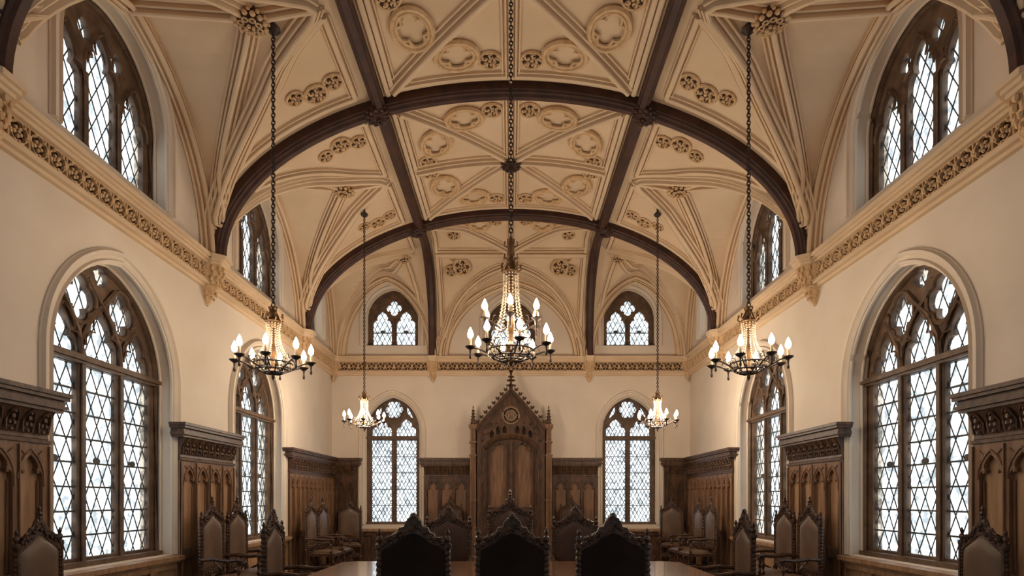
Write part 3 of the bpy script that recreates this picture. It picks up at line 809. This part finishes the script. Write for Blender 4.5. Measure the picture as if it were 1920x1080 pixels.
# ------------------------------------------------------------------ chairs (local: front = -y, width along x)
def make_chair(arms, label, dark=False, tall=False, LEATHER=LEATHER):
    r = empty('carved_chair', label=label, cat='chair')
    wood = CHAIRW
    top = 0.0 if not tall else .10
    # rear posts (each is leg + post)
    for sx in (-1, 1):
        p = MB(); x = sx*.255
        pr = [(.028,0),(.03,.05),(.02,.08),(.03,.2),(.022,.3),(.032,.42),(.032,.5)]
        p.lathe(pr, 8, c=(x,.25,0))
        p.build('leg', wood, r)
        q = MB(); z = .5
        lst = [(.024,.5)]
        while z < 1.03+top:
            lst += [(.027,z+.008),(.020,z+.022),(.027,z+.036)]; z += .042
        H = 1.07+top
        lst += [(.034,H-.02),(.034,H+.005),(.016,H+.015),(.026,H+.04),(.022,H+.06),(.010,H+.07),(.018,H+.095),(.003,H+.125)]
        q.lathe(lst, 8, c=(x,.262,0)); q.box(x-.012, x+.012, .235, .28, .5, H-.02)
        q.build('back_post', wood, r)
        f = MB(); pr = [(.02,0),(.032,.03),(.016,.07),(.03,.13),(.034,.18),(.018,.22),(.026,.26),(.016,.31),(.032,.36),(.032,.42)]
        f.lathe(pr, 8, c=(sx*.25,-.22,0)); f.build('leg', wood, r)
        if arms:
            a = MB()
            a.tube([(sx*.265,.25,.70),(sx*.275,.1,.71),(sx*.285,-.06,.69),(sx*.285,-.17,.70),(sx*.285,-.23,.695),(sx*.285,-.26,.665),(sx*.285,-.24,.64)], .022, 6)
            a.lathe([(.02,.44),(.03,.48),(.014,.52),(.028,.58),(.016,.63),(.022,.68)], 8, c=(sx*.275,-.19,0))
            a.tube([(sx*.27,.2,.46),(sx*.27,.08,.52),(sx*.27,.02,.6),(sx*.27,.1,.68)], .014, 5)
            a.build('armrest', wood, r)
    s = MB(); s.box(-.275,.275,-.255,.27,.385,.435)
    n = 9
    for k in range(n): s.ball((-.24+.06*k,-.258,.40), .02, 5, (1.2,.6,1))
    s.build('seat_frame', wood, r)
    c = MB(); V = []; N = 8
    for j in range(N+1):
        for i in range(N+1):
            u, v = i/N*2-1, j/N*2-1
            V.append((u*.262, v*.25, .435+.055*(1-u**4)*(1-v**4)))
    Fc = [(j*(N+1)+i, j*(N+1)+i+1, (j+1)*(N+1)+i+1, (j+1)*(N+1)+i) for j in range(N) for i in range(N)]
    c.add((V, Fc)); c.build('seat_cushion', LEATHER, r, True)
    st = MB(); st.box(-.24,.24,-.01,.02,.14,.18).tube([(-.25,-.2,.15),(-.25,.25,.15)], .014, 5).tube([(.25,-.2,.15),(.25,.25,.15)], .014, 5)
    st.add(plate([(-.23,.2),(.23,.2),(.23,.25),(.15,.27),(.1,.33),(.05,.31),(0,.36),(-.05,.31),(-.1,.33),(-.15,.27),(-.23,.25)], [foil(0,.27,.03,4)], .025), T(0,-.22,0))
    st.build('stretcher', wood, r)
    # upholstered back
    zt = 1.16+top; ze = 1.03+top
    out = [(-.235,.56),(.235,.56),(.235,ze),(.13,ze+.055),(.05,zt-.015),(0,zt),(-.05,zt-.015),(-.13,ze+.055),(-.235,ze)]
    b = MB(); b.add(plate(out, [], .03), T(0,.272,0)); b.build('back_board', LEATHERD if True else wood, r)
    cu = MB(); V = []; Nx, Nz = 14, 18
    def topz(x): 
        x = abs(x)
        return zt-(zt-ze-.055)*(x/.13) if x < .13 else ze+.055*(1-(x-.13)/.105)
    for j in range(Nz+1):
        for i in range(Nx+1):
            u = i/Nx*2-1; x = u*.233; z = .56+(topz(x)-.012-.56)*j/Nz; v = j/Nz*2-1
            V.append((x, .256-.034*(1-abs(u)**5)*(1-abs(v)**7), z))
    Fc = [(j*(Nx+1)+i, j*(Nx+1)+i+1, (j+1)*(Nx+1)+i+1, (j+1)*(Nx+1)+i) for j in range(Nz) for i in range(Nx)]
    cu.add((V, Fc)); cu.build('back_cushion', LEATHER, r, True)
    nl = MB()
    for sx in (-1, 1):
        for k in range(18): nl.ball((sx*.224,.236,.58+(ze-.6)*k/17), .0062, 4)
    for k in range(16):
        x = -.224+.448*k/15; nl.ball((x,.238,topz(x)-.024), .0062, 4); nl.ball((x,.238,.572), .0062, 4)
    nl.build('nails', NAIL, r)
    rl = MB(); rl.box(-.24,.24,.245,.285,.50,.565)
    for k in range(7): rl.ball((-.18+.06*k,.24,.53), .018, 5)
    rl.build('lower_rail', wood, r)
    # carved crest
    o_ = [(.255,ze),(.245,ze+.015),(.225,ze+.02),(.20,ze+.05),(.185,ze+.085),(.16,ze+.085),(.15,ze+.115),(.115,ze+.13),(.10,ze+.165),(.065,ze+.17),(.05,ze+.215),(.02,ze+.225),(0,ze+.25)]
    crest = [(-x, z) for x, z in o_]+[(x, z) for x, z in reversed(o_[:-1])]
    crest += [(.235,ze-.04),(.13,ze+.035),(.05,zt-.035),(0,zt-.02),(-.05,zt-.035),(-.13,ze+.035),(-.235,ze-.04)]
    cr = MB(); cr.add(plate(crest, [], .04), T(0,.262,0))
    edge = [(-x, z) for x, z in o_]+[(x, z) for x, z in reversed(o_[:-1])]
    cr.tube([(x,.262,z) for x, z in edge], .014, 5)
    rnd = random.Random(5)
    for k in range(26):
        t = k/25; x = -.22+.44*t; zz = topz(x)+.02+.05*rnd.random()
        for yy in (.238,.286): cr.ball((x, yy, zz), .015+.007*rnd.random(), 5)
    for sx in (-1, 1):
        for (x, z, q) in ((.17,ze+.06,.03),(.09,ze+.12,.026)):
            for yy in (.236,.288): cr.tube([(sx*x+q*(1-t*.8)*math.cos(sx*t*6), yy, z+q*(1-t*.8)*math.sin(t*6)) for t in [j/8 for j in range(9)]], .008, 5)
    cr.ball((0,.262,ze+.255), .03, 6, (.9,.8,1.1)); cr.ball((-.03,.262,ze+.225), .024, 6); cr.ball((.03,.262,ze+.225), .024, 6)
    if tall: cr.lathe([(.02,ze+.26),(.028,ze+.29),(.01,ze+.31),(.018,ze+.33),(.003,ze+.36)], 6, c=(0,.262,0))
    cr.build('crest', wood, r)
    return r
armed = make_chair(True, 'x'); plain = make_chair(False, 'x')
tallc = make_chair(True, 'x', tall=True)
brown = make_chair(True, 'x', LEATHER=LEATHERB); brownt = make_chair(True, 'x', tall=True, LEATHER=LEATHERB)
used = set()
def put(src, x, y, rz, label, s=1.0, group=None, sz=None):
    o = src if id(src) not in used else copy_tree(src); used.add(id(src))
    o.location = (x, y, 0); o.rotation_euler = (0,0,rz); o.scale = (s, s, sz or s)
    o['label'] = label; o['group'] = group; return o
# three seen from behind at the near side of the table
G = 'high backed chairs seen from behind'; BKS = .985
put(plain, -.73, 4.66, PI, 'dark chair back at the bottom left of centre, carved crest, seen from behind', group=G, sz=.985)
put(plain, .01, 4.66, PI, 'middle dark chair back at the bottom, crest overlapping the tall canopy', group=G, sz=.985)
put(plain, .765, 4.66, PI, 'dark chair back at the bottom right of centre, seen from behind', group=G, sz=.985)
G = 'chairs at the far side of the table'
put(brown, -.75, 6.78, 0, 'brown leather chair facing us beyond the table, left of the centre armchair', group=G)
put(brown, .77, 6.78, 0, 'brown leather chair facing us beyond the table, right of the centre armchair', group=G)
put(brownt, -.01, 7.15, 0, 'tallest armchair at the middle of the far table side, before the canopy', group=G, s=1.02)
G = 'chairs at the table ends'
put(armed, -2.05, 5.72, PI/2+.06, 'leather chair at the left end of the table, turned sideways', group=G, sz=.99)
put(armed, 2.02, 5.75, -PI/2-.06, 'leather chair at the right end of the table, turned sideways', group=G, sz=.99)
G = 'chairs along the walls'
for sx, nm in ((-1,'left'),(1,'right')):
    rz = PI/2 if sx < 0 else -PI/2
    put(tallc, sx*3.42, 4.52, rz, 'large leather chair at the lower %s edge of the picture beside the big window' % nm, group=G, s=.82, sz=.905)
    put(tallc, sx*3.38, 7.15, rz, 'nearer of two leather chairs against the narrow %s panelling' % nm, group=G, sz=.965)
    put(tallc, sx*3.38, 7.80, rz, 'farther of two leather chairs by the narrow %s panelling' % nm, group=G, sz=.965)
    put(tallc, sx*3.38, 10.68, rz, 'nearer of two leather chairs at the long %s back panelling' % nm, group=G, sz=.965)
    put(tallc, sx*3.38, 11.36, rz, 'farther of two leather chairs at the long %s back panelling' % nm, group=G, sz=.965)
    put(tallc, sx*3.45, 12.55, sx*-.25, 'leather chair in the back %s corner, facing the table' % nm, group=G, sz=.97, s=.9)
    put(brownt, sx*1.33, 12.6, 0, 'dim chair against the back wall %s of the tall canopy' % nm, group=G, sz=1.0, s=.95)

# ------------------------------------------------------------------ table
t = empty('conference_table', (0, 5.4, 0), label='wide polished dark wooden table in the middle of the hall', cat='table')
tp = MB(); op = [(-1.70,-.68),(1.70,-.68),(1.70,.50),(1.60,.60),(-1.60,.60),(-1.70,.50)]
def slab(o, z0, z1, mb):
    n = len(o); V = [(x, y, z0) for x, y in o]+[(x, y, z1) for x, y in o]
    mb.add((V, [tuple(range(n-1,-1,-1)), tuple(range(n, 2*n))]+[(k, (k+1)%n, n+(k+1)%n, n+k) for k in range(n)]))
slab(op, .725, .76, tp); slab([(x*.985, y*.97) for x, y in op], .70, .725, tp)
tp.build('tabletop', TABLE, t)
ap = MB(); ap.box(-1.45,1.45,-.5,-.46,.60,.70).box(-1.45,1.45,.42,.46,.60,.70).box(-1.45,-1.41,-.5,.46,.60,.70).box(1.41,1.45,-.5,.46,.60,.70); ap.build('apron', CHAIRW, t)
for x in (-1.4,1.4):
    for y in (-.45,.4):
        l = MB(); l.lathe([(.05,0),(.07,.04),(.04,.08),(.08,.25),(.09,.35),(.04,.45),(.06,.5),(.06,.70)], 10, c=(x,y,0)); l.build('leg', CHAIRW, t, True)

# ------------------------------------------------------------------ chandeliers (origin at the ceiling mount)
def chandelier(drop, label, n=8, R=.38, big=False, glow=15):
    """drop = distance from mount to the lowest tip"""
    r = empty('chandelier', label=label, cat='chandelier')
    B0 = -drop; H = .78 if not big else 1.42
    cup = MB(); cup.lathe([(.02,-.09),(.045,-.07),(.075,-.04),(.07,-.02),(.05,.0),(.02,.01),(.02,.2)], 10); cup.build('ceiling_mount', IRON, r)
    ch = MB(); zt = -.08; zb = B0+H; L = .055; k = 0
    nlk = int((zt-zb)/(L*.72)); st = (zt-zb)/nlk
    for k in range(nlk):
        z = zt-st*(k+.5); pts = []
        for q in range(8):
            a = 2*PI*q/8; u, v = .018*math.cos(a), (st*.68)*math.sin(a)
            pts.append((u, 0, z+v) if k % 2 else (0, u, z+v))
        ch.tube(pts, .0075, 4, closed=True)
    ch.build('chain', IRON, r)
    zr = B0+(.20 if not big else .26)      # arm ring height
    stem = MB()
    if not big:
        stem.lathe([(.004,B0),(.02,B0+.03),(.012,B0+.06),(.05,B0+.10),(.03,B0+.12),(.02,B0+.2),(.03,B0+.3),(.015,B0+.4),(.02,B0+.55),(.05,B0+.60),(.06,B0+.64),(.02,B0+.68),(.03,B0+.72),(.01,B0+.78)], 10)
    else:
        stem.lathe([(.004,B0),(.03,B0+.04),(.012,B0+.08),(.035,B0+.12),(.03,B0+.16),(.05,B0+.22),(.07,B0+.28),(.02,B0+.34),(.03,B0+.5),(.015,B0+.7),(.035,B0+.75),(.015,B0+.85),(.02,B0+1.0),(.05,B0+1.08),(.03,B0+1.14),(.03,B0+1.25),(.04,B0+1.32),(.01,B0+H)], 10)
    stem.build('stem', BRASS, r)
    bowl = MB(); rb = .19 if not big else .24
    for k in range(12):
        a = 2*PI*k/12
        bowl.tube([(rb*math.sin(PI/2*q/6)*math.cos(a), rb*math.sin(PI/2*q/6)*math.sin(a), zr-.02-(.11)*math.cos(PI/2*q/6)) for q in range(7)], .007, 4)
    for s_ in (1, .8, .5): bowl.tube([(rb*s_*math.cos(2*PI*k/20), rb*s_*math.sin(2*PI*k/20), zr-.02-.11*math.sqrt(1-min(1,s_*s_))) for k in range(20)], .009, 4, closed=True)
    rnd = random.Random(2)
    for k in range(40):
        a = rnd.random()*2*PI; q = rnd.random()*PI/2; bowl.ball((rb*math.sin(q)*math.cos(a), rb*math.sin(q)*math.sin(a), zr-.02-.11*math.cos(q)), .014, 5)
    bowl.build('bowl', IRON, r)
    crown = MB(); zc = B0+(.62 if not big else 1.05); rc = .075
    crown.tube([(rc*math.cos(2*PI*k/14), rc*math.sin(2*PI*k/14), zc) for k in range(14)], .010, 5, closed=True)
    for k in range(7):
        a = 2*PI*k/7
        crown.tube([(rc*math.cos(a), rc*math.sin(a), zc), (rc*1.45*math.cos(a), rc*1.45*math.sin(a), zc+.03), (rc*1.3*math.cos(a), rc*1.3*math.sin(a), zc+.065)], .008, 4)
        crown.ball((rc*1.3*math.cos(a), rc*1.3*math.sin(a), zc+.07), .013, 5)
        crown.tube([(rc*math.cos(a), rc*math.sin(a), zc), (.02*math.cos(a), .02*math.sin(a), zc+.13)], .006, 4)
        crown.tube([(.02*math.cos(a), .02*math.sin(a), zc+.16), (.045*math.cos(a), .045*math.sin(a), zc+.13+.02), (.03*math.cos(a), .03*math.sin(a), zc+.11)], .007, 4)
    if big:
        for k in range(6):
            a = 2*PI*k/6
            for zz in (zc-.22, zc+.12, zc+.25): crown.tube([(.02*math.cos(a),.02*math.sin(a),zz),(.07*math.cos(a),.07*math.sin(a),zz+.03),(.06*math.cos(a),.06*math.sin(a),zz+.07)], .007, 4)
    crown.build('crown', BRASS, r)
    nb = 14
    for k in range(nb):
        beads = MB(); a = 2*PI*k/nb; N = 16 if not big else 24
        for q in range(N):
            t_ = (q+.5)/N; rr = rc*(1-t_)+rb*.95*t_-.05*math.sin(PI*t_); z = zc-.01+(zr-zc+.02)*t_
            beads.ball((rr*math.cos(a), rr*math.sin(a), z), .0085 if not big else .010, 4)
        for a_ in (a, a+PI/nb): beads.ball((rb*math.cos(a_), rb*math.sin(a_), zr-.05), .011, 4, (1,1,2.2))
        beads.build('crystal_string', CRYSTAL, r)
    def arm(a, R_, z, r0=.12, s_=1.0):
        ca, sa = math.cos(a), math.sin(a); am = MB()
        pts = [(r0,z-.05),(r0+(R_-r0)*.25,z-.075),(r0+(R_-r0)*.5,z-.04),(r0+(R_-r0)*.75,z-.012),(R_,z-.005)]
        am.tube([(p*ca, p*sa, q) for p, q in pts], .009, 5)
        am.tube([((r0+.06+.03*math.cos(t))*ca, (r0+.06+.03*math.cos(t))*sa, z+.03*math.sin(t)) for t in [j*.6 for j in range(10)]], .006, 4)
        am.tube([(R_*.72*ca, R_*.72*sa, z-.01), (R_*.66*ca, R_*.66*sa, z+.05), (R_*.58*ca, R_*.58*sa, z+.055)], .006, 4)
        o = am.build('arm', IRON, r)
        x, y = R_*ca, R_*sa
        MB().lathe([(.008,z-.12),(.014,z-.10),(.007,z-.07),(.012,z-.03),(.05,z-.004),(.055,z+.006),(.016,z+.012)], 10, c=(x,y,0)).build('drip_pan', IRON, o)
        MB().lathe([(.013,z+.01),(.013,z+.085)], 8, c=(x,y,0)).build('candle', CANDLE, o)
        MB().lathe([(.010,z+.085),(.027,z+.105),(.031,z+.13),(.019,z+.165),(.002,z+.20)], 8, c=(x,y,0)).build('bulb', BULB, o, True)
    for k in range(n): arm(2*PI*k/n+.2, R, zr, )
    if big:
        for k in range(6): arm(2*PI*k/6+.5, .30, zr+.27, .06)
    ld = bpy.data.lights.new('candle_glow', 'POINT'); ld.energy = glow*(1.5 if big else 1); ld.color = (1,.86,.68); ld.shadow_soft_size = .25
    lo = bpy.data.objects.new('candle_glow', ld); COL.objects.link(lo); lo.parent = r; lo.location = (0,0,zr+.16)
    return r
def place(o, x, y, s=1, d=.03): o.location = (x, y, surf(x, y)-d); o.scale = (s,s,s)
NX = 2.50; z1 = surf(NX, 6.17)-.03
cA = chandelier(z1-(EYE+1.24), 'large lit candle chandelier hanging at the left before the big left window')
place(cA, -NX, 6.17)
cB = copy_tree(cA); place(cB, NX, 6.17); cB['label'] = 'large lit candle chandelier hanging at the right beside the big right window'
z2 = surf(2.45, 9.8)-.16
cC = chandelier((z2-(EYE+1.12))/.85, 'small distant lit chandelier in front of the left back wall window', glow=100); place(cC, -2.45, 9.8, .85, .16)
cD = copy_tree(cC); place(cD, 2.45, 9.8, .85, .16); cD['label'] = 'small distant lit chandelier in front of the right back wall window'
z3 = surf(0, 6.04)-.12
cE = chandelier(z3-(EYE+1.28), 'biggest chandelier, two tiers of lit candles, hanging at the centre above the canopy', R=.42, big=True)
cE.location = (0, 6.04, z3)
for c in (cA,cB,cC,cD): c['group'] = 'single tier chandeliers'

# ------------------------------------------------------------------ light
w = bpy.data.worlds.new('World'); bpy.context.scene.world = w; w.use_nodes = True; nt = w.node_tree
bg = nt.nodes['Background']; bg.inputs[1].default_value = 3.1
tc = nt.nodes.new('ShaderNodeTexCoord'); nz = nt.nodes.new('ShaderNodeTexNoise'); nz.inputs['Scale'].default_value = 5; nz.inputs['Detail'].default_value = 3
cr = nt.nodes.new('ShaderNodeValToRGB'); cr.color_ramp.elements[0].color = (.70,.74,.77,1); cr.color_ramp.elements[1].color = (.93,.97,1,1)
cr.color_ramp.elements[0].position = .3; cr.color_ramp.elements[1].position = .6
nt.links.new(tc.outputs['Generated'], nz.inputs['Vector']); nt.links.new(nz.outputs['Fac'], cr.inputs[0]); nt.links.new(cr.outputs[0], bg.inputs[0])
def portal(loc, rot, sx, sy):
    l = bpy.data.lights.new('daylight_portal', 'AREA'); l.shape = 'RECTANGLE'; l.size = sx; l.size_y = sy; l.cycles.is_portal = True
    o = bpy.data.objects.new('daylight_portal', l); COL.objects.link(o); o.location = loc; o.rotation_euler = rot
for sx in (-1, 1):
    for y in LOWC:
        portal((sx*(W+.42), y, 2.27), (PI/2, 0, PI/2*sx), 1.95, 3.2)
        portal((sx*(W+.42), y, EYE+4.15), (PI/2, 0, PI/2*sx), 1.75, 1.8)
    portal((sx*(W+.42), 12.08, EYE+4.0), (PI/2, 0, PI/2*sx), .8, 1.4)
for x in (-BX, BX):
    portal((x, END+.42, 2.25), (-PI/2, 0, 0), 1.35, 3.0); portal((x, END+.42, EYE+4.05), (-PI/2, 0, 0), 1.3, 1.4)
portal((0, END+.42, EYE+3.95), (-PI/2, 0, 0), 1.2, 1.2)
def fill_lamp(loc, rot, sx, sy, L):  # added fill lamps outside the unseen windows around and behind the camera
    l = bpy.data.lights.new('added_fill', 'AREA'); l.shape = 'RECTANGLE'; l.size = sx; l.size_y = sy; l.energy = L*PI*sx*sy; l.color = (.85,.94,1)
    o = bpy.data.objects.new('added_fill', l); COL.objects.link(o); o.location = loc; o.rotation_euler = rot
for x in (-1.9, 1.9): fill_lamp((x, -2.9, 3.45), (PI/2, 0, 0), 3.1, 5.0, .9)  # unseen fill through the added rear windows
for sx in (-1, 1):
    for y in LOWC[:2]:
        fill_lamp((sx*(W+.6), y, 2.27), (PI/2, 0, PI/2*sx), 1.95, 3.2, 1.2 if sx > 0 else .3); fill_lamp((sx*(W+.6), y, EYE+4.15), (PI/2, 0, PI/2*sx), 1.75, 1.8, 1.2 if sx > 0 else .3)  # added side fill, stronger from the right to lift the left wall
for x in (-1.9, 1.9): portal((x, -2.72, 3.45), (PI/2, 0, 0), 3.1, 5.0)

# ------------------------------------------------------------------ camera
cam = bpy.data.cameras.new('camera'); co = bpy.data.objects.new('camera', cam); COL.objects.link(co)
cam.sensor_width = 36; cam.lens = F/1920*36; cam.clip_start = .05
cam.shift_x = (960-958)/1920; cam.shift_y = (935-540)/1920
co.location = (0, 0, EYE); co.rotation_euler = (PI/2, 0, 0)
sc = bpy.context.scene; sc.camera = co
sc.view_settings.view_transform = 'Standard'; sc.view_settings.look = 'None'; sc.view_settings.gamma = 1; sc.view_settings.use_curve_mapping = False
sc.view_settings.exposure = .80
sc.cycles.max_bounces = 10; sc.cycles.diffuse_bounces = 6; sc.cycles.transparent_max_bounces = 12
